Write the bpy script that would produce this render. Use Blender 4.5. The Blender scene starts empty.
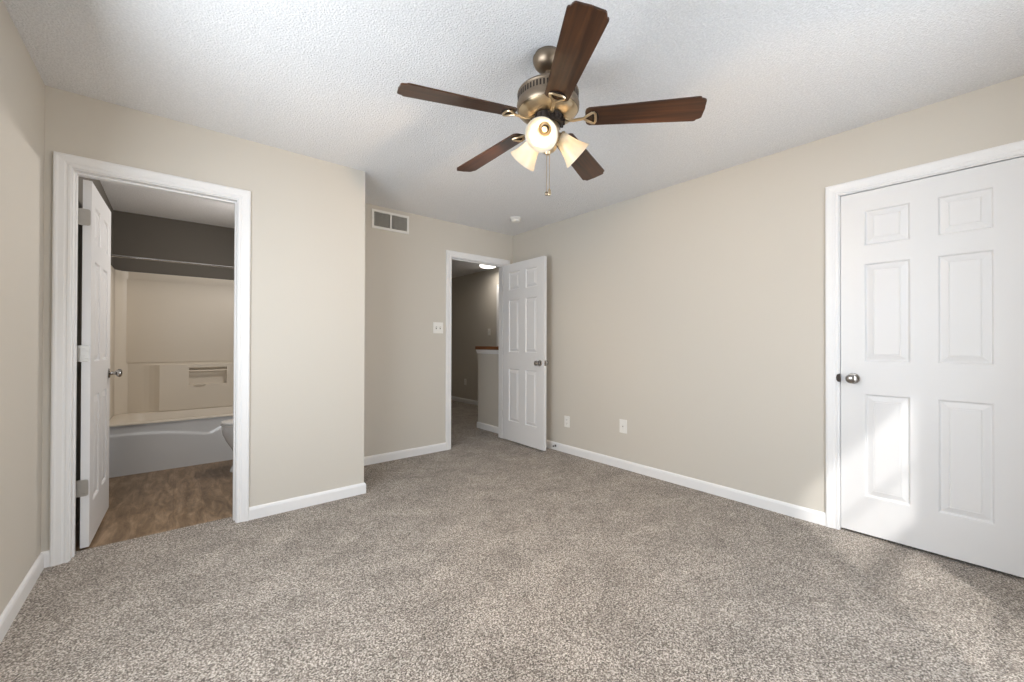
import bpy, bmesh, math, random
from mathutils import Vector, Matrix
S = bpy.context.scene
COL = S.collection
PI = math.pi
R = math.radians

# ------------------------------------------------------------------ camera
F_PX = 407.77
yaw, roll, pitch = 0.691545, 0.0026904, 0.0054643
CAMZ = 1.13844
Fv = Vector((math.sin(yaw)*math.cos(pitch), math.cos(yaw)*math.cos(pitch), math.sin(pitch)))
Rv = Vector((math.cos(yaw), -math.sin(yaw), 0)); Uv = Rv.cross(Fv)
R2 = Rv*math.cos(roll)+Uv*math.sin(roll); U2 = -Rv*math.sin(roll)+Uv*math.cos(roll)
cam = bpy.data.cameras.new('camera'); co = bpy.data.objects.new('camera', cam); COL.objects.link(co)
M = Matrix((R2, U2, -Fv)).transposed().to_4x4(); M.translation = (0, 0, CAMZ)
co.matrix_world = M
cam.sensor_width = 36; cam.lens = F_PX/1024*36; cam.clip_start = 0.02
S.camera = co

# ------------------------------------------------------------------ colour, sky, sun, window light
S.view_settings.view_transform = 'Standard'; S.view_settings.look = 'None'
S.view_settings.gamma = 1; S.view_settings.use_curve_mapping = False
S.view_settings.exposure = 0.03
S.cycles.use_denoising = True
S.cycles.max_bounces = 14; S.cycles.diffuse_bounces = 10; S.cycles.transparent_max_bounces = 12
S.cycles.sample_clamp_indirect = 4; S.cycles.caustics_reflective = False; S.cycles.caustics_refractive = False
W = bpy.data.worlds.new('world'); S.world = W; W.use_nodes = True
bg = W.node_tree.nodes['Background']; bg.inputs[0].default_value = (0.80, 0.90, 1.0, 1); bg.inputs[1].default_value = 1.0

def light(name, kind, loc, energy, color=(1,1,1), rot=None, **kw):
    l = bpy.data.lights.new(name, kind); l.energy = energy; l.color = color
    for k, v in kw.items(): setattr(l, k, v)
    o = bpy.data.objects.new(name, l); COL.objects.link(o); o.location = loc
    if rot is not None: o.rotation_euler = rot
    return o
sun = light('sun', 'SUN', (-4, -4, 5), 2.4, (1, 0.97, 0.92), angle=R(2.0))
sun.rotation_euler = Vector((0.78, 0.62, -0.83)).to_track_quat('-Z', 'Y').to_euler()
# daylight of the sky through the window behind the camera
light('window_daylight', 'AREA', (1.775, -0.66, 1.25), 44, (0.865, 0.93, 1.0), (R(80), 0, 0), shape='RECTANGLE', size=0.95, size_y=1.7)
# fill light added at an invented left window to brighten the far side
light('added_fill_light', 'AREA', (-0.455, 1.46, 1.38), 49, (0.87, 0.935, 1.0), (0, R(-80), 0), shape='RECTANGLE', size=1.25, size_y=1.5)
light('bathroom_vanity_light', 'AREA', (1.0, 4.25, 2.02), 18, (1, 0.94, 0.88), (0, R(70), 0), shape='RECTANGLE', size=0.12, size_y=0.6)

# ------------------------------------------------------------------ materials
def srgb(r, g, b):
    f = lambda c: (c/255/12.92) if c/255 <= .04045 else ((c/255+.055)/1.055)**2.4
    return (f(r), f(g), f(b), 1)
def mat(name, color, rough=0.5, metal=0.0, bump=None, var=None, spec=0.5, coat=0, aniso=0):
    m = bpy.data.materials.new(name); m.use_nodes = True; nt = m.node_tree; n = nt.nodes; L = nt.links
    b = n['Principled BSDF']; c = color if len(color) == 4 else (*color, 1)
    b.inputs['Base Color'].default_value = c; b.inputs['Roughness'].default_value = rough
    b.inputs['Metallic'].default_value = metal; b.inputs['Specular IOR Level'].default_value = spec
    b.inputs['Coat Weight'].default_value = coat
    tc = n.new('ShaderNodeTexCoord')
    if bump:                                      # (scale, strength, distance, detail)
        t = n.new('ShaderNodeTexNoise'); t.inputs['Scale'].default_value = bump[0]; t.inputs['Detail'].default_value = bump[3]
        L.new(tc.outputs['Object'], t.inputs['Vector'])
        bp = n.new('ShaderNodeBump'); bp.inputs['Strength'].default_value = bump[1]; bp.inputs['Distance'].default_value = bump[2]
        L.new(t.outputs['Fac'], bp.inputs['Height']); L.new(bp.outputs['Normal'], b.inputs['Normal'])
    if var:                                       # (scale, amount)
        t = n.new('ShaderNodeTexNoise'); t.inputs['Scale'].default_value = var[0]; t.inputs['Detail'].default_value = 3
        L.new(tc.outputs['Object'], t.inputs['Vector'])
        h = n.new('ShaderNodeMixRGB'); h.blend_type = 'MIX'
        h.inputs[1].default_value = tuple(x*(1-var[1]) for x in c[:3])+(1,); h.inputs[2].default_value = tuple(min(1, x*(1+var[1])) for x in c[:3])+(1,)
        L.new(t.outputs['Fac'], h.inputs[0]); L.new(h.outputs[0], b.inputs['Base Color'])
    return m
MT = {}
MT['wall'] = mat('greige_paint', (0.605, 0.572, 0.515), .75, bump=(90, .12, .002, 3), var=(1.5, .012))
MT['hallwall'] = MT['wall']
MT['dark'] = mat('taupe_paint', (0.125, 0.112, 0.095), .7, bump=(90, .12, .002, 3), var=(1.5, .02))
MT['trim'] = mat('white_trim_paint', (0.82, 0.82, 0.825), .38, var=(3, .008))
MT['door'] = mat('white_door_paint', (0.75, 0.75, 0.757), .40, bump=(140, .05, .001, 2), var=(3, .008))
MT['plastic'] = mat('white_plastic', (0.82, 0.81, 0.78), .35, var=(20, .01))
MT['slot'] = mat('dark_slot', (0.03, 0.028, 0.025), .6, var=(20, .05))
MT['grille'] = mat('grey_grille', (0.55, 0.54, 0.50), .55, var=(20, .03))
MT['nickel'] = mat('satin_nickel', (0.44, 0.42, 0.40), .16, 1.0, var=(40, .04))
MT['hinge'] = mat('hinge_metal', (0.50, 0.48, 0.45), .38, .9, var=(40, .04))
MT['bronze'] = mat('antique_pewter', (0.27, 0.215, 0.16), .38, 1.0, bump=(60, .08, .001, 3), var=(30, .12))
MT['brass'] = mat('antique_brass', (0.62, 0.50, 0.34), .28, 1.0, var=(30, .06))
MT['rotor'] = mat('dark_rotor', (0.035, 0.025, 0.02), .45, .5, var=(30, .1))
MT['tub'] = mat('white_enamel', (0.74, 0.75, 0.76), .22, var=(3, .01), coat=.2)
MT['surround'] = mat('bone_fiberglass', (0.70, 0.64, 0.55), .42, var=(3, .015))
MT['ceramic'] = mat('ceramic', (0.78, 0.78, 0.78), .12, var=(3, .01), coat=.3)
MT['chrome'] = mat('chrome', (0.6, 0.6, 0.6), .12, 1.0, var=(30, .02))
MT['rubber'] = mat('rubber', (0.12, 0.12, 0.12), .6, var=(30, .05))

def ceiling_mat():
    m = bpy.data.materials.new('popcorn_ceiling'); m.use_nodes = True; nt = m.node_tree; n = nt.nodes; L = nt.links
    b = n['Principled BSDF']; b.inputs['Roughness'].default_value = .9; b.inputs['Specular IOR Level'].default_value = .2
    tc = n.new('ShaderNodeTexCoord')
    v = n.new('ShaderNodeTexNoise'); v.inputs['Scale'].default_value = 120; v.inputs['Detail'].default_value = 4; v.inputs['Roughness'].default_value = .6
    w = n.new('ShaderNodeTexVoronoi'); w.inputs['Scale'].default_value = 110
    L.new(tc.outputs['Object'], v.inputs['Vector']); L.new(tc.outputs['Object'], w.inputs['Vector'])
    r = n.new('ShaderNodeValToRGB'); r.color_ramp.elements[0].position = .40; r.color_ramp.elements[1].position = .66
    L.new(v.outputs['Fac'], r.inputs[0])
    sub = n.new('ShaderNodeMath'); sub.operation = 'SUBTRACT'; L.new(r.outputs[0], sub.inputs[0]); L.new(w.outputs['Distance'], sub.inputs[1])
    bp = n.new('ShaderNodeBump'); bp.inputs['Strength'].default_value = .5; bp.inputs['Distance'].default_value = .005
    L.new(sub.outputs[0], bp.inputs['Height']); L.new(bp.outputs['Normal'], b.inputs['Normal'])
    mx = n.new('ShaderNodeMixRGB'); mx.inputs[1].default_value = (.79, .795, .81, 1); mx.inputs[2].default_value = (.89, .895, .91, 1)
    L.new(r.outputs[0], mx.inputs[0]); L.new(mx.outputs[0], b.inputs['Base Color'])
    return m
MT['ceiling'] = ceiling_mat()

def carpet_mat():
    m = bpy.data.materials.new('carpet_pile'); m.use_nodes = True; nt = m.node_tree; n = nt.nodes; L = nt.links
    b = n['Principled BSDF']; b.inputs['Roughness'].default_value = .95; b.inputs['Specular IOR Level'].default_value = .1
    b.inputs['Sheen Weight'].default_value = .15; b.inputs['Sheen Roughness'].default_value = .6
    tc = n.new('ShaderNodeTexCoord')
    a = n.new('ShaderNodeTexNoise'); a.inputs['Scale'].default_value = 150; a.inputs['Detail'].default_value = 3; a.inputs['Roughness'].default_value = .65
    L.new(tc.outputs['Object'], a.inputs['Vector'])
    vo = n.new('ShaderNodeTexVoronoi'); vo.inputs['Scale'].default_value = 210; L.new(tc.outputs['Object'], vo.inputs['Vector'])
    sx = n.new('ShaderNodeSeparateColor'); L.new(vo.outputs['Color'], sx.inputs[0])
    ml = n.new('ShaderNodeMath'); ml.operation = 'MULTIPLY_ADD'; ml.inputs[1].default_value = .34; ml.inputs[2].default_value = -.17; L.new(sx.outputs[0], ml.inputs[0])
    ad = n.new('ShaderNodeMath'); ad.operation = 'ADD'; L.new(a.outputs['Fac'], ad.inputs[0]); L.new(ml.outputs[0], ad.inputs[1])
    r = n.new('ShaderNodeValToRGB'); e = r.color_ramp.elements
    e[0].position = .30; e[0].color = (.080, .067, .056, 1); e[1].position = .70; e[1].color = (.66, .61, .55, 1)
    x = e.new(.5); x.color = (.275, .235, .200, 1)
    L.new(ad.outputs[0], r.inputs[0])
    # nap marks left in the pile by the vacuum and by feet
    mp = n.new('ShaderNodeMapping'); mp.inputs['Rotation'].default_value = (0, 0, R(35)); mp.inputs['Scale'].default_value = (1.0, 1.25, 1)
    L.new(tc.outputs['Object'], mp.inputs['Vector'])
    c = n.new('ShaderNodeTexNoise'); c.inputs['Scale'].default_value = 3.4; c.inputs['Detail'].default_value = 10; c.inputs['Roughness'].default_value = .74; c.inputs['Distortion'].default_value = .1
    L.new(mp.outputs[0], c.inputs['Vector'])
    r2 = n.new('ShaderNodeValToRGB'); r2.color_ramp.elements[0].position = .38; r2.color_ramp.elements[0].color = (.79, .775, .76, 1)
    r2.color_ramp.elements[1].position = .62; r2.color_ramp.elements[1].color = (1.14, 1.13, 1.12, 1)
    L.new(c.outputs['Fac'], r2.inputs[0])
    mu = n.new('ShaderNodeMixRGB'); mu.blend_type = 'MULTIPLY'; mu.inputs[0].default_value = 1
    L.new(r.outputs[0], mu.inputs[1]); L.new(r2.outputs[0], mu.inputs[2]); L.new(mu.outputs[0], b.inputs['Base Color'])
    bp = n.new('ShaderNodeBump'); bp.inputs['Strength'].default_value = .6; bp.inputs['Distance'].default_value = .006
    L.new(ad.outputs[0], bp.inputs['Height']); L.new(bp.outputs['Normal'], b.inputs['Normal'])
    return m
MT['carpet'] = carpet_mat()

def vinyl_mat():
    m = bpy.data.materials.new('wood_look_vinyl'); m.use_nodes = True; nt = m.node_tree; n = nt.nodes; L = nt.links
    b = n['Principled BSDF']; b.inputs['Roughness'].default_value = .42
    tc = n.new('ShaderNodeTexCoord')
    mp = n.new('ShaderNodeMapping'); mp.inputs['Scale'].default_value = (1, 1, 1); mp.inputs['Rotation'].default_value = (0, 0, R(90))
    L.new(tc.outputs['Object'], mp.inputs['Vector'])
    br = n.new('ShaderNodeTexBrick'); br.inputs['Scale'].default_value = 1; br.inputs['Brick Width'].default_value = 1.1; br.inputs['Row Height'].default_value = .17
    br.inputs['Mortar Size'].default_value = .0016; br.offset = .37
    br.inputs['Color1'].default_value = (.90, .90, .90, 1); br.inputs['Color2'].default_value = (1.06, 1.06, 1.06, 1); br.inputs['Mortar'].default_value = (.8, .77, .74, 1)
    L.new(mp.outputs[0], br.inputs['Vector'])
    m2 = n.new('ShaderNodeMapping'); m2.inputs['Scale'].default_value = (9, 1.9, 1)
    L.new(tc.outputs['Object'], m2.inputs['Vector'])
    ns = n.new('ShaderNodeTexNoise'); ns.inputs['Scale'].default_value = 2.0; ns.inputs['Detail'].default_value = 10; ns.inputs['Roughness'].default_value = .72; ns.inputs['Distortion'].default_value = .5
    L.new(m2.outputs[0], ns.inputs['Vector'])
    r = n.new('ShaderNodeValToRGB'); e = r.color_ramp.elements
    e[0].position = .30; e[0].color = (.100, .060, .032, 1); e[1].position = .72; e[1].color = (.43, .30, .19, 1)
    x = e.new(.5); x.color = (.225, .150, .088, 1)
    L.new(ns.outputs['Fac'], r.inputs[0])
    mu = n.new('ShaderNodeMixRGB'); mu.blend_type = 'MULTIPLY'; mu.inputs[0].default_value = 1
    L.new(r.outputs[0], mu.inputs[1]); L.new(br.outputs['Color'], mu.inputs[2]); L.new(mu.outputs[0], b.inputs['Base Color'])
    return m
MT['vinyl'] = vinyl_mat()

def wood_mat(name, c0, c1, rough=.28, sc=(1.2, 26, 26)):
    m = bpy.data.materials.new(name); m.use_nodes = True; nt = m.node_tree; n = nt.nodes; L = nt.links
    b = n['Principled BSDF']; b.inputs['Roughness'].default_value = rough; b.inputs['Coat Weight'].default_value = .12; b.inputs['Coat Roughness'].default_value = .25
    tc = n.new('ShaderNodeTexCoord'); mp = n.new('ShaderNodeMapping'); mp.inputs['Scale'].default_value = sc
    L.new(tc.outputs['Object'], mp.inputs['Vector'])
    ns = n.new('ShaderNodeTexNoise'); ns.inputs['Scale'].default_value = 2.2; ns.inputs['Detail'].default_value = 6; ns.inputs['Distortion'].default_value = .4
    L.new(mp.outputs[0], ns.inputs['Vector'])
    r = n.new('ShaderNodeValToRGB'); e = r.color_ramp.elements
    e[0].position = .32; e[0].color = (*c0, 1); e[1].position = .7; e[1].color = (*c1, 1)
    L.new(ns.outputs['Fac'], r.inputs[0]); L.new(r.outputs[0], b.inputs['Base Color'])
    return m
MT['blade'] = wood_mat('walnut_blade', (.026, .010, .005), (.085, .033, .013), .30)
MT['cap'] = wood_mat('stained_oak', (.16, .055, .02), (.30, .12, .045), .3, (26, 1.2, 26))

def shade_mat():
    m = bpy.data.materials.new('frosted_glass'); m.use_nodes = True; nt = m.node_tree; n = nt.nodes; L = nt.links
    for x in list(n): n.remove(x)
    o = n.new('ShaderNodeOutputMaterial'); tr = n.new('ShaderNodeBsdfTranslucent'); df = n.new('ShaderNodeBsdfDiffuse'); gl = n.new('ShaderNodeBsdfGlossy')
    tc = n.new('ShaderNodeTexCoord'); ns = n.new('ShaderNodeTexNoise'); ns.inputs['Scale'].default_value = 18; ns.inputs['Detail'].default_value = 4; ns.inputs['Distortion'].default_value = 1
    L.new(tc.outputs['Object'], ns.inputs['Vector'])
    mc = n.new('ShaderNodeMixRGB'); mc.inputs[1].default_value = (.84, .76, .62, 1); mc.inputs[2].default_value = (.96, .92, .83, 1); L.new(ns.outputs['Fac'], mc.inputs[0])
    L.new(mc.outputs[0], tr.inputs[0]); L.new(mc.outputs[0], df.inputs[0]); gl.inputs['Roughness'].default_value = .25
    a = n.new('ShaderNodeMixShader'); a.inputs[0].default_value = .55; L.new(tr.outputs[0], a.inputs[1]); L.new(df.outputs[0], a.inputs[2])
    c = n.new('ShaderNodeMixShader'); c.inputs[0].default_value = .06; L.new(a.outputs[0], c.inputs[1]); L.new(gl.outputs[0], c.inputs[2])
    L.new(c.outputs[0], o.inputs[0]); return m
MT['shade'] = shade_mat()
def emit_mat(name, col, st):
    m = bpy.data.materials.new(name); m.use_nodes = True; b = m.node_tree.nodes['Principled BSDF']
    b.inputs['Base Color'].default_value = (*col, 1); b.inputs['Emission Color'].default_value = (*col, 1); b.inputs['Emission Strength'].default_value = st
    return m
MT['bulb'] = emit_mat('lit_bulb', (1, .86, .62), 6)
MT['addedbulb'] = emit_mat('added_dim_bulb', (.9, .55, .32), .7)
MT['halllight'] = emit_mat('lit_diffuser', (1, .95, .88), 3.5)
def glass_mat():
    m = bpy.data.materials.new('window_glass'); m.use_nodes = True; nt = m.node_tree; n = nt.nodes; L = nt.links
    for x in list(n): n.remove(x)
    o = n.new('ShaderNodeOutputMaterial'); t = n.new('ShaderNodeBsdfTransparent'); g = n.new('ShaderNodeBsdfGlossy'); g.inputs['Roughness'].default_value = .02
    mx = n.new('ShaderNodeMixShader'); mx.inputs[0].default_value = .05
    L.new(t.outputs[0], mx.inputs[1]); L.new(g.outputs[0], mx.inputs[2]); L.new(mx.outputs[0], o.inputs[0]); return m
MT['glass'] = glass_mat()

# ------------------------------------------------------------------ mesh helpers
I4 = Matrix.Identity(4)
class MB:
    def __init__(s): s.bm = bmesh.new()
    def face(s, pts, mx=I4):
        vs = [s.bm.verts.new(mx @ Vector(p)) for p in pts]
        try: return s.bm.faces.new(vs)
        except ValueError: return None
    def box(s, x0, x1, y0, y1, z0, z1, mx=I4, bev=0):
        v = [s.bm.verts.new(mx @ Vector(p)) for p in ((x0,y0,z0),(x1,y0,z0),(x1,y1,z0),(x0,y1,z0),(x0,y0,z1),(x1,y0,z1),(x1,y1,z1),(x0,y1,z1))]
        fs = [s.bm.faces.new([v[i] for i in q]) for q in ((0,3,2,1),(4,5,6,7),(0,1,5,4),(1,2,6,5),(2,3,7,6),(3,0,4,7))]
        if bev:
            es = list({e for f in fs for e in f.edges}); bmesh.ops.bevel(s.bm, geom=es, offset=bev, segments=2, profile=.6, affect='EDGES')
        return s
    def lathe(s, prof, seg=32, mx=I4, caps=True):
        rings = []
        for r, z in prof:
            if r < 1e-6: rings.append([s.bm.verts.new(mx @ Vector((0, 0, z)))])
            else: rings.append([s.bm.verts.new(mx @ Vector((r*math.cos(2*PI*i/seg), r*math.sin(2*PI*i/seg), z))) for i in range(seg)])
        for a, b in zip(rings, rings[1:]):
            for i in range(seg):
                j = (i+1) % seg
                if len(a) == 1 and len(b) == 1: continue
                if len(a) == 1: s.bm.faces.new((a[0], b[i], b[j]))
                elif len(b) == 1: s.bm.faces.new((a[i], b[0], a[j]))
                else: s.bm.faces.new((a[i], b[i], b[j], a[j]))
        if caps:
            for rg in (rings[0], rings[-1]):
                if len(rg) > 1: s.bm.faces.new(rg)
        return s
    def prism(s, pts, z0, z1, mx=I4):
        a = [s.bm.verts.new(mx @ Vector((x, y, z0))) for x, y in pts]; b = [s.bm.verts.new(mx @ Vector((x, y, z1))) for x, y in pts]
        n = len(pts); s.bm.faces.new(a[::-1]); s.bm.faces.new(b)
        for i in range(n): s.bm.faces.new((a[i], a[(i+1) % n], b[(i+1) % n], b[i]))
        return s
    def tube(s, pts, r, seg=10, closed=False, mx=I4, flat=1.0):
        pts = [Vector(p) for p in pts]; n = len(pts); rings = []
        rr = r if isinstance(r, (list, tuple)) else [r]*n
        for i, p in enumerate(pts):
            if closed: d = pts[(i+1) % n]-pts[i-1]
            else: d = pts[min(i+1, n-1)]-pts[max(i-1, 0)]
            d.normalize(); up = Vector((0, 0, 1)) if abs(d.z) < .95 else Vector((1, 0, 0))
            a = d.cross(up).normalized(); b = a.cross(d).normalized()
            rings.append([s.bm.verts.new(mx @ (p+(a*math.cos(2*PI*k/seg)+b*math.sin(2*PI*k/seg)*flat)*rr[i])) for k in range(seg)])
        for i in range(n if closed else n-1):
            A, B = rings[i], rings[(i+1) % n]
            for k in range(seg): s.bm.faces.new((A[k], A[(k+1) % seg], B[(k+1) % seg], B[k]))
        if not closed: s.bm.faces.new(rings[0][::-1]); s.bm.faces.new(rings[-1])
        return s
    def loft(s, rings, mx=I4, cap=(True, True)):
        vr = [[s.bm.verts.new(mx @ Vector(p)) for p in rg] for rg in rings]; n = len(vr[0])
        for A, B in zip(vr, vr[1:]):
            for k in range(n): s.bm.faces.new((A[k], A[(k+1) % n], B[(k+1) % n], B[k]))
        if cap[0]: s.bm.faces.new(vr[0][::-1])
        if cap[1]: s.bm.faces.new(vr[-1])
        return s
    def build(s, name, m, parent=None, smooth=False, loc=None, rot=None, ang=35):
        bmesh.ops.recalc_face_normals(s.bm, faces=s.bm.faces)
        me = bpy.data.meshes.new(name); s.bm.to_mesh(me); s.bm.free(); me.materials.append(MT[m] if isinstance(m, str) else m)
        if smooth:
            me.polygons.foreach_set('use_smooth', [True]*len(me.polygons)); me.set_sharp_from_angle(angle=R(ang))
        o = bpy.data.objects.new(name, me); COL.objects.link(o)
        if parent: o.parent = parent
        if loc is not None: o.location = loc
        if rot is not None: o.rotation_euler = rot
        return o
def empty(name, loc=(0, 0, 0), rz=0, parent=None):
    o = bpy.data.objects.new(name, None); COL.objects.link(o); o.location = loc; o.rotation_euler = (0, 0, rz); o.empty_display_size = .1
    if parent: o.parent = parent
    return o
def tag(o, label, cat=None, group=None, kind=None):
    o['label'] = label
    if cat: o['category'] = cat
    if group: o['group'] = group
    if kind: o['kind'] = kind
    return o
def struct(o, label=None):
    o['kind'] = 'structure'
    if label: o['label'] = label
    return o
def dirmat(origin, axis):
    """local +Z along axis"""
    q = Vector(axis).normalized().to_track_quat('Z', 'Y'); m = q.to_matrix().to_4x4(); m.translation = origin; return m

# ------------------------------------------------------------------ room dimensions (metres)
XR, YB, YL, XW, YF, H = 3.154, 3.798, 3.099, -0.512, -0.45, 2.44
XN = 1.112                    # side of the projecting bathroom wall
TH = 0.116
BL, BR, BT = -0.411, 0.303, 2.041      # bathroom doorway
HL, HR, HT = 2.297, 3.031, 2.062       # hallway doorway
CL, CR, CT = -0.083, 0.645, 2.052      # closet doorway (along y)
BXL, BXR, BYB = -0.470, 1.050, 5.600   # bathroom interior
HXL, HXR, HYB = 2.05, 4.280, 7.60      # hallway interior
WX0, WX1, WZ0, WZ1 = 1.36, 2.19, 0.30, 2.055   # window opening

# floors
m = MB()
for a in ((XW, XR, YF, YL), (XN, XR, YL, YB), (BL-.02, BR+.02, YL, 3.222), (HL-.02, HR+.02, YB, YB+TH), (XR, XR+TH, CL-.018, CR+.018), (HXL, HXR, YB+TH, HYB)):
    m.box(*a, -.03, 0)
struct(m.build('floor', 'carpet'), 'grey-brown cut pile carpet covering bedroom and hallway')
struct(MB().box(BXL, BXR, 3.222, BYB, -.06, -.012).box(BL-.02, BR+.02, 3.216, 3.223, -.06, -.012).build('floor', 'vinyl'), 'brown wood-look vinyl floor in the bathroom')
struct(MB().box(-.75, 4.5, -.65, 7.8, H, H+.1).build('ceiling', 'ceiling'), 'white popcorn textured ceiling')

# bedroom walls
struct(MB().box(XW-TH, XW, YF-TH, .68, -.1, H).box(XW-TH, XW, 2.24, YL, -.1, H).box(XW-TH, XW, .68, 2.24, -.1, .72).box(XW-TH, XW, .68, 2.24, 2.04, H).build('wall_left', 'wall'), 'greige painted wall left of the bathroom doorway')
m = MB(); y0, y1 = YL, YL+TH-.004
m.box(XW-TH, BL-.018, y0, y1, -.1, H).box(BR+.018, XN, y0, y1, -.1, H).box(BL-.018, BR+.018, y0, y1, BT+.018, H)
struct(m.build('wall_bathroom', 'wall'), 'greige painted wall with the bathroom doorway')
struct(MB().box(BXR+.002, XN, YL+TH-.004, YB, -.1, H).build('wall_nook', 'wall'), 'short greige return wall beside the hallway door')
m = MB(); y0, y1 = YB, YB+TH-.004
m.box(BXR+.002, HL-.018, y0, y1, -.1, H).box(HR+.018, XR+TH, y0, y1, -.1, H).box(HL-.018, HR+.018, y0, y1, HT+.018, H)
struct(m.build('wall_back', 'wall'), 'greige back wall with the hallway doorway and air vent')
m = MB()
m.box(XR, XR+TH, CR+.018, YB, -.1, H).box(XR, XR+TH, YF-TH, CL-.018, -.1, H).box(XR, XR+TH, CL-.018, CR+.018, CT+.018, H).box(XR+.08, XR+TH, CL-.018, CR+.018, -.1, CT+.018)
struct(m.build('wall_right', 'wall'), 'long greige right wall with the closet door')
m = MB(); y0, y1 = YF-TH, YF
m.box(XW, WX0, y0, y1, -.1, H).box(WX1, XR, y0, y1, -.1, H).box(WX0, WX1, y0, y1, -.1, WZ0).box(WX0, WX1, y0, y1, WZ1, H)
struct(m.build('wall_front', 'wall'), 'greige window wall behind the viewer')
# bathroom shell
D0 = YL+TH-.004
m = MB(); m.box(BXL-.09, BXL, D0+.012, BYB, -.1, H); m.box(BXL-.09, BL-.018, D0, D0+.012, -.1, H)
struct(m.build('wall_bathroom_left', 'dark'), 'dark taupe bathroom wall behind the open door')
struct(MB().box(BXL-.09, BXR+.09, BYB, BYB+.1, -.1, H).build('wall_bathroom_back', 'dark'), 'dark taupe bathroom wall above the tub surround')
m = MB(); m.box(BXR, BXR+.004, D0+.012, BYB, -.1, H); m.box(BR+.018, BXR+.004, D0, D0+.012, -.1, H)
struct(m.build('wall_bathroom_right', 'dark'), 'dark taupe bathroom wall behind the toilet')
# hallway shell
struct(MB().box(HXR, HXR+.1, YB+.1, HYB, -.1, H).build('wall_hallway_right', 'hallwall'), 'shaded greige hallway wall beyond the half wall')
struct(MB().box(HXL-.1, HXR+.1, HYB, HYB+.1, -.1, H).build('wall_hallway_end', 'hallwall'), 'greige wall at the end of the hallway')
struct(MB().box(HXL-.1, HXL, YB+TH, HYB, -.1, H).build('wall_hallway_left', 'hallwall'), 'greige left wall of the hallway')
struct(MB().box(XR+TH, HXR+.1, YB, YB+TH-.004, -.1, H).build('wall_hallway_near', 'hallwall'), 'greige near wall of the hallway')

# ------------------------------------------------------------------ baseboards
BPROF = [(0, 0), (.013, 0), (.013, .062), (.0095, .074), (.004, .080), (0, .080)]     # (out, up)
def baseboard(name, p0, p1, out, label, m0=0, m1=0):
    """p0->p1 along the wall foot; out = unit vector off the wall; m0/m1 mitre (+1 lengthens the front, -1 shortens)"""
    p0 = Vector((*p0, 0)); p1 = Vector((*p1, 0)); out = Vector((*out, 0)); d = (p1-p0).normalized()
    a = [p0+out*o-d*(o*m0)+Vector((0, 0, u)) for o, u in BPROF]; b = [p1+out*o+d*(o*m1)+Vector((0, 0, u)) for o, u in BPROF]
    return struct(MB().loft([a, b]).build(name, 'trim'), label)
CW = .065; RV = .005
baseboard('baseboard_left', (XW, YF), (XW, YL), (1, 0), 'white baseboard along the left wall', 0, -1)
baseboard('baseboard_bathroom_left', (XW, YL), (BL-RV-CW, YL), (0, -1), 'short white baseboard left of the bathroom doorway', -1, 0)
baseboard('baseboard_bathroom', (BR+RV+CW, YL), (XN, YL), (0, -1), 'white baseboard right of the bathroom doorway', 0, 1)
baseboard('baseboard_nook', (XN, YL), (XN, YB), (1, 0), 'white baseboard on the short return wall', 1, -1)
baseboard('baseboard_back', (XN, YB), (HL-RV-CW, YB), (0, -1), 'white baseboard left of the hallway doorway', -1, 0)
baseboard('baseboard_back_right', (HR+RV+CW, YB), (XR, YB), (0, -1), 'white baseboard behind the open hallway door', 0, -1)
baseboard('baseboard_right', (XR, CR+RV+CW), (XR, YB), (-1, 0), 'white baseboard along the right wall', 0, -1)
baseboard('baseboard_right_near', (XR, YF), (XR, CL-RV-CW), (-1, 0), 'white baseboard right of the closet door', -1, 0)
baseboard('baseboard_front', (XW, YF), (XR, YF), (0, 1), 'white baseboard under the window', -1, -1)
baseboard('baseboard_hallway', (HXR, 5.62), (HXR, HYB), (-1, 0), 'white baseboard on the far hallway wall')

# ------------------------------------------------------------------ door casings and jambs
CPROF = [(0, 0), (0, .009), (.004, .0115), (.012, .0115), (.015, .0085), (.020, .0085), (.026, .0125), (.045, .015), (.052, .0175), (.060, .0175), (.065, .014), (.065, 0)]
def casing(a0, a1, zt, P, parent, name='casing', z0=0, prof=CPROF):
    """P(a, out, z) -> world; opening a0..a1"""
    a0 -= RV; a1 += RV; zt += RV
    st = [[P(a0-a, o, z0) for a, o in prof], [P(a0-a, o, zt+a) for a, o in prof], [P(a1+a, o, zt+a) for a, o in prof], [P(a1+a, o, z0) for a, o in prof]]
    return MB().loft(st).build(name, 'trim', parent)
def jamb(a0, a1, zt, P, parent, depth, stop, leaf_at=None):
    m = MB()
    def bx(u0, u1, o0, o1, z0, z1):
        pts = [P(u, o, z) for z in (z0, z1) for u, o in ((u0, o0), (u1, o0), (u1, o1), (u0, o1))]
        v = [m.bm.verts.new(p) for p in pts]
        for q in ((0,3,2,1),(4,5,6,7),(0,1,5,4),(1,2,6,5),(2,3,7,6),(3,0,4,7)): m.bm.faces.new([v[i] for i in q])
    bx(a0-.0175, a0, 0, -depth, -.02, zt+.0175); bx(a1, a1+.0175, 0, -depth, -.02, zt+.0175); bx(a0, a1, 0, -depth, zt, zt+.0175)
    s0, s1 = stop
    bx(a0, a0+.008, s0, s1, -.02, zt); bx(a1-.008, a1, s0, s1, -.02, zt); bx(a0+.008, a1-.008, s0, s1, zt-.009, zt)
    return m.build('jamb', 'trim', parent)

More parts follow.
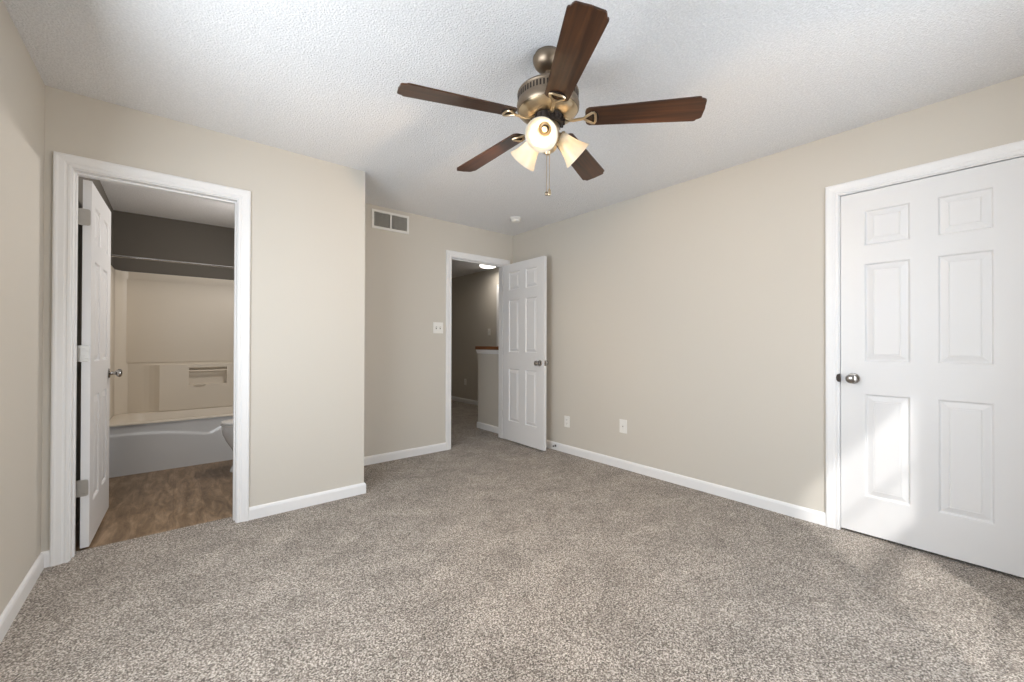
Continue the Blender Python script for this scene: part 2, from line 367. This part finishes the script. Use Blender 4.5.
# six panel leaf; local x along width 0..w from hinge, y 0..t thickness, z 0..h
PZ = [(.222, .828), (1.018, 1.600), (1.706, 1.916)]
def leaf(w, h, parent, name='door_leaf', loc=(0, 0, 0), rz=0, t=.035, st=.111, mid=.104, pz=PZ):
    m = MB(); pw = (w-2*st-mid)/2
    cols = [(st, st+pw), (st+pw+mid, w-st)]
    xs = [0, cols[0][0], cols[0][1], cols[1][0], cols[1][1], w]; zs = [0]+[z for q in pz for z in q]+[h]
    rings = [(0, 0), (.004, -.0015), (.009, -.0105), (.014, -.0105), (.040, -.0030), (.043, -.0048), (.0455, -.0020)]
    for side in (0, 1):
        Y = lambda d: (-d if side == 0 else t+d)       # d negative = into the leaf
        for i in range(5):
            for j in range(7):
                x0, x1, z0, z1 = xs[i], xs[i+1], zs[j], zs[j+1]
                if i in (1, 3) and j in (1, 3, 5):
                    prev = None
                    for o, d in rings:
                        q = [m.bm.verts.new((x, Y(d), z)) for x, z in ((x0+o, z0+o), (x1-o, z0+o), (x1-o, z1-o), (x0+o, z1-o))]
                        if prev:
                            for k in range(4): m.bm.faces.new((prev[k], prev[(k+1) % 4], q[(k+1) % 4], q[k]))
                        prev = q
                    m.bm.faces.new(prev)
                else: m.face([(x0, Y(0), z0), (x1, Y(0), z0), (x1, Y(0), z1), (x0, Y(0), z1)])
    m.face([(0, 0, 0), (0, t, 0), (0, t, h), (0, 0, h)]); m.face([(w, 0, 0), (w, t, 0), (w, t, h), (w, 0, h)])
    m.face([(0, 0, 0), (w, 0, 0), (w, t, 0), (0, t, 0)]); m.face([(0, 0, h), (w, 0, h), (w, t, h), (0, t, h)])
    bmesh.ops.remove_doubles(m.bm, verts=m.bm.verts, dist=.0002)
    return m.build(name, 'door', parent, loc=loc, rot=(0, 0, rz))
KPROF = [(0.0, 0), (.032, 0), (.0325, .004), (.029, .009), (.014, .012), (.011, .018), (.0105, .030), (.013, .036), (.021, .041), (.0265, .049), (.0275, .056), (.025, .063), (.017, .068), (.008, .0695), (0, .070)]
def knob(leafo, x, z, side, t=.035):
    o = MB().lathe([(r, h) for r, h in KPROF], 28, dirmat((0, 0, 0), (0, -1 if side == 0 else 1, 0))).build('knob', 'nickel', leafo, True, (x, 0 if side == 0 else t, z))
    tag(o, 'satin nickel round door knob'); return o
def hinge_plate(parent, cx, cy, cz, mx_rot, leafw=.030):
    pass

# --- bathroom door: opens into the bathroom, hinged on the left jamb
P = lambda a, o, z: Vector((a, YL-o, z))
d1 = struct(empty('door_1'), 'white six-panel bathroom door standing open inwards, in its white casing')
casing(BL, BR, BT, P, d1); jamb(BL, BR, BT, P, d1, TH+.001, (-.045, -.078))
P2 = lambda a, o, z: Vector((a, YL+TH+.008+o, z))
casing(BL, BR, BT, P2, d1)
ang = R(88.6)
hp = Vector((-.396, YL+TH+.016, 0))            # hinge pin line
lf = leaf(.693, 2.028, d1, loc=(hp.x+.005, hp.y+.003, .008), rz=ang)
# local +x points to world +Y, local y -> world -X : thickness must go to +X, so shift
lf.location = Vector((-.358+.0, hp.y+.004, .006))
knob(lf, .693-.062, .922, 0); knob(lf, .693-.062, .922, 1)
m = MB().box(.6925, .6945, .005, .030, .895, .950).box(.694, .701, .010, .025, .912, .932)
m.build('latch', 'nickel', lf)
for z in (1.828, 1.075, .335):
    m = MB()
    # plate on the leaf's hinge edge with rounded outer corners, knuckle at the pin
    pts = [(-.013, -.045), (.024, -.045), (.030, -.042), (.033, -.036), (.033, .036), (.030, .042), (.024, .045), (-.013, .045)]
    mx = Matrix.Translation((hp.x+.001, hp.y+.0035, z)) @ Matrix.Rotation(R(90), 4, 'X')
    m.prism(pts, 0, .0028, mx)
    for sx, sz in ((.010, .030), (.022, .012), (.010, -.012), (.022, -.030)):
        m.lathe([(0, 0), (.0038, 0), (.0032, .0012), (0, .0014)], 10, dirmat((hp.x+.001+sx, hp.y+.0008, z+sz), (0, -1, 0)))
    m.lathe([(0, -.046), (.0055, -.046), (.0055, .046), (0, .046)], 12, Matrix.Translation((hp.x, hp.y+.006, z)))
    m.box(BL+.0002, BL+.003, YL+TH-.030, YL+TH+.012, z-.044, z+.044)
    m.build('hinge', 'hinge', d1)

# --- hallway door: opens into the bedroom, hinged on the right jamb
P = lambda a, o, z: Vector((a, YB-o, z))
d2 = struct(empty('door_2'), 'white six-panel hallway door standing open against the right wall, in its white casing')
casing(HL, HR, HT, P, d2); jamb(HL, HR, HT, P, d2, TH+.001, (-.038, -.071))
P2 = lambda a, o, z: Vector((a, YB+TH-.004+o, z))
casing(HL, HR, HT, P2, d2)
# open leaf points towards -y; local x -> -y ; local y -> +x
lf = leaf(.715, 2.036, d2, loc=(2.991, YB-.020, .018), rz=R(-91.7), pz=[(.222, .828), (1.018, 1.622), (1.730, 1.942)])
knob(lf, .715-.062, .912, 0); knob(lf, .715-.062, .912, 1)
MB().box(.7145, .7165, .005, .030, .884, .940).box(.716, .723, .010, .025, .902, .922).build('latch', 'nickel', lf)
for z in (1.80, 1.05, .30):
    m = MB().lathe([(0, -.046), (.0055, -.046), (.0055, .046), (0, .046)], 12, Matrix.Translation((HR-.004, YB-.018-.006, z)))
    m.box(HR-.003, HR-.0002, YB-.026, YB+.030, z-.044, z+.044).box(2.990, 3.027, YB-.0200, YB-.0178, z-.044, z+.044)
    m.build('hinge', 'hinge', d2)

# --- closet door: closed, knob on its left
P = lambda a, o, z: Vector((XR-o, a, z))
d3 = struct(empty('door_3'), 'closed white six-panel closet door with sunlit lower panel, in its white casing')
casing(CL, CR, CT, P, d3); jamb(CL, CR, CT, P, d3, .078, (-.040, -.070))
# local x -> +y from the hinge at CL ; local y -> -x
lf = leaf(CR-CL-.006, 2.030, d3, loc=(XR+.037, CL+.003, .016), rz=R(90))
w3 = CR-CL-.006
knob(lf, w3-.060, .916, 1)
m = MB().prism([(.003, -.026), (-.008, -.023), (-.014, -.013), (-.016, 0), (-.014, .013), (-.008, .023), (.003, .026)], -.004, .003,
               Matrix.Translation((XR-.0125, CR+.001, .932)) @ Matrix(((0, 0, 1, 0), (-1, 0, 0, 0), (0, 1, 0, 0), (0, 0, 0, 1))))
tag(m.build('strike_plate', 'rotor', d3), 'dark nickel strike plate lip beside the knob')

# --- a door further along the far hallway wall
P = lambda a, o, z: Vector((HXR-o, a, z))
d4 = struct(empty('door_4'), 'white casing and closed door on the far hallway wall')
casing(4.79, 5.50, 2.07, P, d4)
leaf(.704, 2.05, d4, loc=(HXR-.004, 4.793, .012), rz=R(90), t=.003+.001)

# --- window behind the viewer
w1 = struct(empty('window_1'), 'double-hung window behind the viewer')
yo, yi = YF-TH+.01, YF-.045
m = MB()
fw = .028
m.box(WX0, WX0+fw, yo, yi, WZ0, WZ1).box(WX1-fw, WX1, yo, yi, WZ0, WZ1).box(WX0+fw, WX1-fw, yo, yi, WZ1-fw, WZ1).box(WX0+fw, WX1-fw, yo, yi, WZ0, WZ0+fw)
m.box(WX0+fw, WX1-fw, yo+.015, yi-.01, 1.165, 1.265)
for z in (.72, 1.60): m.box(WX0+fw, WX1-fw, yo+.024, yo+.040, z-.007, z+.007)
m.build('window_frame', 'trim', w1)
MB().box(WX0+fw, WX1-fw, yo+.030, yo+.034, WZ0+fw, 1.165).build('pane', 'glass', w1)
MB().box(WX0+fw, WX1-fw, yo+.030, yo+.034, 1.265, WZ1-fw).build('pane', 'glass', w1)
MB().box(WX0-.03, WX1+.03, YF, YF+.035, WZ0-.02, WZ0).build('window_sill', 'trim', w1)

# --- unseen left window and shade, added to go with the fill light
w2 = struct(empty('added_window'), 'added window with a white roller shade, unseen left of the viewer, for the fill light')
xo, xi = XW-TH+.01, XW-.045
MB().box(xo, xi, .68, .708, .72, 2.04).box(xo, xi, 2.212, 2.24, .72, 2.04).box(xo, xi, .708, 2.212, 2.012, 2.04).box(xo, xi, .708, 2.212, .72, .748).build('window_frame', 'trim', w2)
MB().box(XW-.040, XW-.036, .682, 2.238, .74, 2.03).build('added_roller_shade', 'plastic', w2)

# ------------------------------------------------------------------ hallway half wall
hw = struct(MB().box(3.160, 3.275, YB+TH-.004, 4.532, 0, 1.000).build('wall_half', 'hallwall'), 'greige half wall in the hallway with a wooden cap')
a = [Vector((3.160-o, 4.532+o, u)) for o, u in BPROF]; b = [Vector((3.160-o, YB+TH, u)) for o, u in BPROF]; c = [Vector((3.275+o, 4.532+o, u)) for o, u in BPROF]
MB().loft([b, a, c]).build('baseboard_half_wall', 'trim', hw)
TP = [(0, 1.000), (.010, 1.000), (.012, 1.012), (.018, 1.030), (.022, 1.052), (0, 1.052)]
a = [Vector((3.160-o, 4.532+o, u)) for o, u in TP]; b = [Vector((3.160-o, YB+TH, u)) for o, u in TP]; c = [Vector((3.275+o, 4.532+o, u)) for o, u in TP]
m = MB().loft([b, a, c]); m.box(3.161, 3.274, YB+TH, 4.531, 1.0, 1.0515); m.build('crown_moulding', 'trim', hw)
MB().box(3.130, 3.305, YB+TH, 4.564, 1.0525, 1.098, bev=.008).build('wooden_cap', 'cap', hw)

# ------------------------------------------------------------------ ceiling fan
FX, FY, ZB = 1.293, 1.312, 2.147
fan = tag(empty('ceiling_fan', (FX, FY, H)), 'five-blade brown ceiling fan with a three-shade light hanging from the ceiling', 'ceiling fan')
def fz(prof): return [(r, z-H) for r, z in prof]
MB().lathe(fz([(0, 2.4398), (.060, 2.4398), (.062, 2.432), (.069, 2.424), (.068, 2.410), (.060, 2.392), (.047, 2.377), (.030, 2.370), (.018, 2.366), (0, 2.366)]), 40).build('canopy', 'bronze', fan, True)
MB().lathe(fz([(0, 2.372), (.0125, 2.372), (.0125, 2.322), (.022, 2.318), (.024, 2.292), (.030, 2.284), (0, 2.284)]), 24).build('downrod', 'bronze', fan, True)
MB().lathe(fz([(0, 2.290), (.060, 2.288), (.104, 2.280), (.130, 2.272), (.137, 2.264), (.1385, 2.259), (.1360, 2.254), (.1360, 2.222), (.1390, 2.218), (.1405, 2.208), (.1395, 2.190), (.134, 2.182), (.0, 2.182)]), 64).build('motor_housing', 'bronze', fan, True)
m = MB()
for i in range(56):
    a = 2*PI*i/56; mx = Matrix.Rotation(a, 4, 'Z')
    m.box(.1350, .1368, -.0037, .0037, 2.226-H, 2.250-H, mx)
m.build('vent_slots', 'rotor', fan)
MB().lathe(fz([(0, 2.183), (.133, 2.182), (.125, 2.172), (.106, 2.161), (.088, 2.155), (.078, 2.152), (0, 2.152)]), 64).build('motor_bowl', 'brass', fan, True)
m = MB().lathe(fz([(0, 2.152), (.074, 2.152), (.070, 2.130), (.060, 2.122), (0, 2.122)]), 48)
for i in range(20):
    m.box(.060, .0765, -.004, .004, 2.127-H, 2.149-H, Matrix.Rotation(2*PI*i/20, 4, 'Z'))
m.build('flywheel', 'rotor', fan)
MB().lathe(fz([(0, 2.122), (.048, 2.122), (.052, 2.114), (.052, 2.062), (.050, 2.052), (.040, 2.046), (0, 2.046)]), 40).build('switch_housing', 'brass', fan, True)
lk = MB().lathe(fz([(0, 2.046), (.036, 2.046), (.040, 2.040), (.040, 2.020), (.030, 2.006), (.014, 2.000), (.010, 1.990), (0, 1.986)]), 36).build('light_fitter', 'brass', fan, True)

# one blade outline: x from the root outwards, notched ogee tip
def blade_outline():
    r0, r1 = .165, .657
    w = lambda x: (.050+.018*(x-r0)/(r1-r0))
    up = [(r0+.002, .030), (r0+.006, .042), (r0+.018, w(r0+.02))]
    for k in range(1, 9): x = r0+.02+(r1-.030-r0-.02)*k/8; up.append((x, w(x)))
    up += [(r1-.024, .064), (r1-.021, .058), (r1-.010, .054), (r1-.004, .050), (r1-.001, .045), (r1, .020)]
    return up+[(r1+.002, 0)]+[(x, -y) for x, y in up[::-1]]
OUT = blade_outline()
for k in range(5):
    an = R(164.3-72*k); piv = (0, 0, ZB-H)
    bm_ = Matrix.Translation(piv) @ Matrix.Rotation(an, 4, 'Z') @ Matrix.Rotation(R(2.5), 4, 'Y') @ Matrix.Rotation(R(-12), 4, 'X')
    m = MB().prism(OUT, 0, .006)
    bl = m.build('blade', 'blade', fan)
    bl.matrix_local = bm_
    if k == 0: blade_mesh = bl.data
    else: old = bl.data; bl.data = blade_mesh; bpy.data.meshes.remove(old)
    # blade iron: flat arm from the flywheel widening into a triangular loop under the blade root
    m = MB()
    m.tube([(.066, 0, .004), (.090, 0, -.008), (.115, 0, -.012), (.140, 0, -.008), (.160, 0, -.006)], [.010, .009, .008, .0085, .008], 10, flat=.6)
    tri = [(.158, 0), (.176, .016), (.196, .030), (.205, .031), (.211, .022), (.212, 0), (.211, -.022), (.205, -.031), (.196, -.030), (.176, -.016)]
    m.tube([(x, y, -.006) for x, y in tri], .0055, 8, closed=True)
    ir = m.build('blade_iron', 'brass', bl, True)
    m = MB(); pts = [(.196+.030*math.sin(PI*i/12), .036*math.cos(PI*i/12)) for i in range(13)]
    m.prism(pts, -.0045, -.0003)
    for sx, sy in ((.204, .022), (.204, -.022), (.222, 0)): m.lathe([(0, -.0065), (.004, -.0058), (.0045, -.004), (0, -.004)], 10, Matrix.Translation((sx, sy, 0)))
    m.build('mounting_plate', 'rotor', bl)
# shades
SH = [(.027, 0), (.031, .004), (.033, .018), (.037, .036), (.042, .055), (.049, .076), (.057, .095), (.064, .109), (.069, .118)]
for k, az in enumerate((-145, -22, 98)):
    lit = k != 0
    a = R(az); rad = Vector((math.cos(a), math.sin(a), 0)); ax = (rad*.097+Vector((0, 0, -.079))).normalized()
    neck = rad*.058+Vector((0, 0, 2.080-H))
    m = MB(); m.tube([rad*.030+Vector((0, 0, 2.030-H)), rad*.040+Vector((0, 0, 2.050-H)), neck-ax*.022+Vector((0, 0, .0)), neck-ax*.004], [.008, .009, .012, .018], 12)
    m.lathe([(0, -.006), (.024, -.006), (.0305, -.001), (.0305, .008), (.027, .010), (.0, .010)], 28, dirmat(neck, ax))
    arm = m.build('shade_holder', 'brass', fan, True)
    prof = SH+[(r-.0028, h) for r, h in SH[::-1]]
    sh = MB().lathe(prof, 44, dirmat((0, 0, 0), ax), caps=False).build('lamp_shade', 'shade', fan, True, tuple(neck+ax*.002), ang=70)
    sk = MB().lathe([(0, .0), (.0175, .0), (.0175, .018), (.014, .024), (.0, .024)], 24, dirmat((0, 0, 0), ax)).build('socket', 'rotor' if not lit else 'bronze', sh, True)
    if lit:
        MB().lathe([(0, .024), (.011, .024), (.013, .032), (.018, .044), (.021, .055), (.018, .068), (.010, .076), (0, .078)], 20, dirmat((0, 0, 0), ax)).build('bulb', 'bulb', sh, True)
        lp = neck+ax*.092
        l = light('fan_bulb_light', 'POINT', (0, 0, 0), 20, (1, .72, .44), shadow_soft_size=.012)
        l.parent = fan; l.location = lp
    else:
        MB().lathe([(0, .024), (.0135, .024), (.0135, .030), (.0095, .031), (.0095, .026), (0, .026)], 20, dirmat((0, 0, 0), ax)).build('socket_rim', 'brass', sh, True)
        MB().lathe([(0, .026), (.006, .026), (.0065, .034), (.004, .040), (0, .042)], 16, dirmat((0, 0, 0), ax)).build('bulb', 'addedbulb', sh, True)  # dim bulb added to an empty socket, to go with the light below
        l = light('fan_bulb_light', 'POINT', (0, 0, 0), .45, (1, .74, .46), shadow_soft_size=.012)  # weak light added in the front shade to warm the blade above
        l.parent = fan; l.location = neck+ax*.060
# two pull chains with their fobs
for dx, dy, zend, nm in ((.006, -.004, 1.836, 0), (-.003, .0045, 1.824, 1)):
    m = MB(); z = 2.004; n_ = 44
    for i in range(n_):
        zz = z-(z-zend)*i/(n_-1); m.lathe([(0, -.0019), (.0016, -.001), (.0016, .001), (0, .0019)], 6, Matrix.Translation((dx, dy, zz-H)))
    m.tube([(dx, dy, z-H), (dx, dy, zend-H)], .0007, 5)
    ch = m.build('pull_chain', 'brass', fan, True)
    q = Matrix.Translation((dx, dy, zend-H))
    if nm == 0: MB().lathe([(0, .002), (.003, 0), (.0065, -.008), (.008, -.020), (.006, -.030), (0, -.034)], 16, q).build('fob', 'brass', ch, True)
    else: MB().lathe([(0, .001), (.006, -.003), (.0085, -.010), (.006, -.017), (0, -.020)], 16, q).build('fob', 'bronze', ch, True)

# ------------------------------------------------------------------ smoke detector
sd = tag(empty('smoke_detector', (2.725, 3.240, H)), 'round white smoke detector on the ceiling near the back corner', 'smoke detector')
MB().lathe([(0, -.0002), (.060, -.0002), (.060, -.008), (.056, -.011), (0, -.011)], 40).build('base_plate', 'plastic', sd, True)
MB().lathe([(0, -.011), (.049, -.011), (.050, -.028), (.046, -.038), (.036, -.042), (0, -.043)], 40).build('detector_body', 'plastic', sd, True)
m = MB()
for i in range(24): m.box(.0475, .0505, -.002, .002, -.027, -.017, Matrix.Rotation(2*PI*i/24, 4, 'Z'))
m.build('vent_slots', 'grille', sd)

# ------------------------------------------------------------------ return air vent
vx0, vx1, vz0, vz1 = 1.424, 1.798, 2.224, 2.402
vent = tag(empty('air_vent', ((vx0+vx1)/2, YB, (vz0+vz1)/2)), 'white wall air vent with two grey louvred halves high on the back wall', 'air vent')
hwid, hh = (vx1-vx0)/2, (vz1-vz0)/2
m = MB(); b_ = .021
m.box(-hwid, -hwid+b_, -.010, 0, -hh, hh).box(hwid-b_, hwid, -.010, 0, -hh, hh).box(-hwid+b_, hwid-b_, -.010, 0, hh-b_, hh).box(-hwid+b_, hwid-b_, -.010, 0, -hh, -hh+b_).box(-.007, .007, -.010, 0, -hh+b_, hh-b_)
m.build('vent_frame', 'plastic', vent)
for sx in (-1, 1):
    x0, x1 = sorted((sx*.0072, sx*(hwid-b_-.0002)))
    MB().box(x0, x1, -.0015, -.0003, -hh+b_, hh-b_).build('backing', 'slot', vent)
    m = MB(); n_ = 14
    for i in range(n_):
        z = -hh+b_+(2*hh-2*b_)*(i+.5)/n_
        m.box(x0, x1, -.0055, .0045, -.0009, .0009, Matrix.Translation((0, -.004, z)) @ Matrix.Rotation(R(38), 4, 'X'))
    for i in range(1, 12): xx = x0+(x1-x0)*i/12; m.box(xx-.0006, xx+.0006, -.0085, -.002, -hh+b_, hh-b_)
    m.build('louvres', 'grille', vent)
MB().box(-hwid+.006, -hwid+.012, -.022, -.010, -.004, .008).build('lever', 'plastic', vent)

# ------------------------------------------------------------------ plates on the walls. local: x along wall, -y out, z up
def plate(name, w, h, loc, rz, label, cat, kind):
    e = tag(empty(name, loc, rz), label, cat)
    MB().box(-w/2, w/2, -.006, -.0002, -h/2, h/2, bev=.0022).build('cover_plate', 'plastic', e)
    if kind == 'toggle2': xs = (-.023, .023)
    else: xs = (0,)
    if kind.startswith('toggle'):
        for x in xs:
            MB().box(x-.0055, x+.0055, -.0066, -.0058, -.0125, .0125).build('toggle_surround', 'slot', e)
            MB().box(x-.004, x+.004, -.016, -.006, -.003, .009, bev=.0012).build('toggle', 'plastic', e)
    elif kind == 'duplex':
        for z in (-.0195, .0195):
            r_ = MB().box(-.0165, .0165, -.0080, -.0058, z-.014, z+.014, bev=.0018).build('receptacle', 'plastic', e)
            MB().box(-.0075, -.0053, -.0084, -.0078, z-.002, z+.007).box(.0053, .0075, -.0084, -.0078, z-.002, z+.007).box(-.002, .002, -.0084, -.0078, z-.010, z-.006).build('slots', 'slot', r_)
    elif kind == 'rocker':
        MB().box(-.0170, .0170, -.0076, -.0058, -.0335, .0335, bev=.0012).build('insert', 'plastic', e)
        MB().lathe([(0, 0), (.0055, 0), (.0055, .006), (.003, .009), (0, .009)], 14, dirmat((0, -.0076, 0), (0, -1, 0))).build('jack', 'nickel', e)
    for z in ((-.030, .030) if kind.startswith('toggle') else (-.048, .048) if kind == 'rocker' else (0,)):
        for x in xs: MB().lathe([(0, 0), (.003, 0), (.0024, .001), (0, .0012)], 10, dirmat((x, -.006, z), (0, -1, 0))).build('screw', 'plastic', e)
    return e
plate('light_switch', .116, .116, (2.134, YB, 1.298), 0, 'white double toggle light switch left of the hallway doorway', 'light switch', 'toggle2')
plate('wall_outlet', .072, .116, (XR, 2.905, .325), R(-90), 'white duplex outlet on the right wall nearest the open door', 'outlet', 'duplex')
plate('cable_plate', .078, .122, (XR, 2.215, .385), R(-90), 'white cable jack wall plate on the right wall nearer the closet door', 'wall plate', 'rocker')
plate('light_switch', .072, .116, (HXR, 5.80, 1.336), R(-90), 'small white light switch on the far hallway wall above the wooden cap', 'light switch', 'toggle1')
plate('wall_outlet', .072, .116, (HXR, 6.56, .40), R(-90), 'white outlet low on the shaded far hallway wall', 'outlet', 'duplex')

# door stop
ds = tag(empty('door_stop', (XR-.0128, 3.061, .046)), 'small dark metal door stop on the right baseboard behind the open door', 'door stop')
MB().lathe([(0, 0), (.012, 0), (.011, .004), (.006, .008), (0, .008)], 18, dirmat((0, 0, 0), (-1, 0, 0))).build('flange', 'rotor', ds, True)
m = MB(); pts = []
for i in range(90): a = 2*PI*i/10; pts.append((-.008-.016*i/89, .0055*math.cos(a), .0055*math.sin(a)))
m.tube(pts, .0013, 5); m.build('spring', 'hinge', ds, True)
MB().lathe([(0, 0), (.0075, 0), (.0085, .006), (.007, .014), (0, .015)], 16, dirmat((-.024, 0, 0), (-1, 0, 0))).build('rubber_tip', 'rubber', ds, True)

# ------------------------------------------------------------------ bathtub
TY, TZ = 4.840, .430
tub = tag(empty('bathtub', (0, 0, 0)), 'white built-in bathtub with an arched relief line on its apron', 'bathtub')
x0, x1, y1 = BXL+.001, BXR-.001, BYB-.001
m = MB()
NX, NZ = 60, 90
def apron_y(x, z):
    # recessed lower field under a shallow arch
    u = (x-.02)/.42
    zc = .262+.072*max(0, 1-abs((x+.20)/.62)**2.2)*1.0 if x < .30 else .262+.06*min(1, (x-.30)/.09)
    if x < -.20: zc = .340-.01*(x+.20)*0
    elif x < .26: zc = .334-.066*((x+.20)/.46)**1.7
    else: zc = .268+.075*min(1, (x-.26)/.13)
    d = (zc-z)/.004
    return .009*(1-1/(1+math.exp(-max(-30, min(30, d)))))
g = [[m.bm.verts.new((x0+(x1-x0)*i/NX, TY+apron_y(x0+(x1-x0)*i/NX, z), z)) for i in range(NX+1)] for z in [(-.012+(TZ-.010+.012)*j/NZ) for j in range(NZ+1)]]
for j in range(NZ):
    for i in range(NX): m.bm.faces.new((g[j][i], g[j][i+1], g[j+1][i+1], g[j+1][i]))
m.build('apron', 'tub', tub, True, ang=60)
# rim and basin : lofted rounded rectangles
def rrect(ax0, ax1, ay0, ay1, r, z, n=6):
    out = []
    for cx, cy, a0 in ((ax1-r, ay1-r, 0), (ax0+r, ay1-r, 90), (ax0+r, ay0+r, 180), (ax1-r, ay0+r, 270)):
        for k in range(n+1): a = R(a0+90*k/n); out.append((cx+r*math.cos(a), cy+r*math.sin(a), z))
    return out
rings = [rrect(x0, x1, TY-.000, y1, .004, TZ-.012), rrect(x0+.000, x1, TY+.002, y1, .004, TZ-.003), rrect(x0+.004, x1-.004, TY+.008, y1-.002, .006, TZ),
         rrect(x0+.13, x1-.09, TY+.085, y1-.075, .10, TZ), rrect(x0+.14, x1-.10, TY+.095, y1-.085, .10, TZ-.010), rrect(x0+.20, x1-.12, TY+.12, y1-.11, .10, .20), rrect(x0+.28, x1-.16, TY+.16, y1-.15, .09, .10), rrect(x0+.36, x1-.22, TY+.22, y1-.21, .05, .085)]
m = MB().loft(rings, cap=(False, True)); m.build('basin', 'surround', tub, True, ang=50)
MB().lathe([(0, 0), (.028, 0), (.026, .003), (0, .004)], 20, Matrix.Translation((x1-.30, TY+.38, .085))).build('drain', 'chrome', tub, True)

# surround: three walls of moulded panels sitting on the tub rim
su = tag(empty('shower_surround', (0, 0, 0)), 'bone coloured moulded shower wall surround above the bathtub', 'shower surround')
ST = 1.845
yb = BYB-.001
m = MB().box(x0+.001, x1-.001, yb-.022, yb, TZ+.001, ST, bev=.004)
m.box(x0+.10, x1-.08, yb-.030, yb-.020, TZ+.5, ST-.075, bev=.006)
m.build('back_panel', 'surround', su, True, ang=30)
# protruding lower block with rounded left end and a soap recess
m = MB(); zt = .905; L0, L1 = -.235, x1-.09; nx0, nx1, nz0, nz1 = .123, .450, .690, .870; yf = yb-.085
def cprism(xa, xb, za, zb, yA, yB): m.box(xa, xb, yA, yB, za, zb)
pts = [(nx0, yb-.02), (L0-.03, yb-.02), (L0+.00, yb-.026), (L0+.04, yb-.038), (L0+.08, yb-.058), (L0+.12, yf), (nx0, yf)]
m.prism(pts, TZ+.001, zt)
cprism(nx0, nx1, TZ+.001, nz0, yf, yb-.02); cprism(nx0, nx1, nz1, zt, yf, yb-.02); cprism(nx1, L1, TZ+.001, zt, yf, yb-.02)
m.build('lower_panel', 'surround', su)
MB().tube([(nx0, yf+.006, nz1-.036), ((nx0+nx1)/2, yf+.002, nz1-.038), (nx1, yf+.006, nz1-.036)], .009, 10).build('soap_bar_rail', 'surround', su, True)
MB().prism([(nx0+.03, yf), (nx0+.05, yf-.012), (nx0+.10, yf-.016), (nx0+.13, yf-.010), (nx0+.14, yf)], nz0-.012, nz0+.002).build('soap_dish_lip', 'surround', su)
# end panels with a rounded column near the back corners
for s, xa in ((1, x0), (-1, x1)):
    m = MB(); xx = [xa+s*.001, xa+s*.020]
    m.box(min(xx), max(xx), TY+.015, yb-.024, TZ+.001, ST, bev=.004)
    cx = xa+s*.022
    pts = [(cx-s*.0, yb-.024), (cx, yb-.12), (cx+s*.006, yb-.105), (cx+s*.022, yb-.075), (cx+s*.045, yb-.048), (cx+s*.075, yb-.030), (cx+s*.09, yb-.0235)]
    m.prism(pts if s > 0 else pts[::-1], TZ+.001, ST-.003)
    m.build('end_panel', 'surround', su, True, ang=25)

# shower rod
rod = tag(empty('shower_rod', (BXL, 4.95, 1.893)), 'thin white metal shower rod across the bathtub opening', 'shower rod')
MB().tube([(.002, 0, 0), (x1-x0-.002, 0, 0)], .0095, 14).build('rod', 'chrome', rod, True)
for xx, s in ((.0005, 1), (x1-x0+.001, -1)):
    MB().lathe([(0, 0), (.030, 0), (.029, .006), (.018, .012), (.0135, .022), (0, .022)], 22, dirmat((xx, 0, 0), (s, 0, 0))).build('flange', 'chrome', rod, True)

# ------------------------------------------------------------------ toilet, facing -x, partly behind the jamb
TCY = 4.400
to = tag(empty('toilet', (0, TCY, -.012)), 'white toilet with its bowl showing past the right side of the bathroom doorway', 'toilet')
def egg(xf, xb, hw_, z, n=28):
    out = []
    for k in range(n):
        a = 2*PI*k/n; c = math.cos(a); s_ = math.sin(a)
        cx = xf+(xb-xf)*.56
        x = cx-(cx-xf)*c if c > 0 else cx+(xb-cx)*(-c)
        out.append((x, hw_*s_, z))
    return out
m = MB().loft([egg(.385, .86, .120, .0), egg(.387, .86, .117, .02), egg(.410, .84, .098, .06), egg(.420, .84, .090, .14), egg(.400, .84, .105, .20), egg(.360, .85, .140, .27), egg(.334, .86, .168, .33), egg(.325, .86, .181, .375), egg(.323, .86, .183, .405), egg(.325, .86, .182, .412)])
m.build('bowl', 'ceramic', to, True, ang=60)
MB().loft([egg(.320, .80, .184, .414), egg(.315, .80, .187, .420), egg(.317, .80, .186, .430)]).build('seat', 'ceramic', to, True, ang=50)
MB().loft([egg(.321, .82, .183, .432), egg(.317, .82, .185, .438), egg(.323, .82, .180, .448), egg(.35, .80, .16, .452)]).build('lid', 'ceramic', to, True, ang=50)
MB().box(.84, 1.045, -.21, .21, .40, .765, bev=.018).build('tank', 'ceramic', to, True)
MB().box(.83, 1.047, -.22, .22, .767, .795, bev=.010).build('tank_lid', 'ceramic', to, True)
MB().box(.825, .842, -.17, -.11, .70, .715, bev=.003).build('flush_handle', 'chrome', to, True)

# ------------------------------------------------------------------ hallway ceiling light
hl = tag(empty('ceiling_light', (3.97, 5.42, H)), 'small lit white ceiling light in the hallway', 'ceiling light')
MB().lathe([(0, -.0002), (.150, -.0002), (.150, -.012), (.140, -.018), (0, -.018)], 36).build('base_ring', 'plastic', hl, True)
MB().lathe([(0, -.018), (.135, -.018), (.138, -.030), (.120, -.050), (.07, -.062), (0, -.066)], 36).build('diffuser', 'halllight', hl, True)
l = light('hall_lamp', 'AREA', (0, 0, -.07), 4.5, (1, .92, .82), shape='DISK', size=.24); l.parent = hl; l.location = (0, 0, -.07)
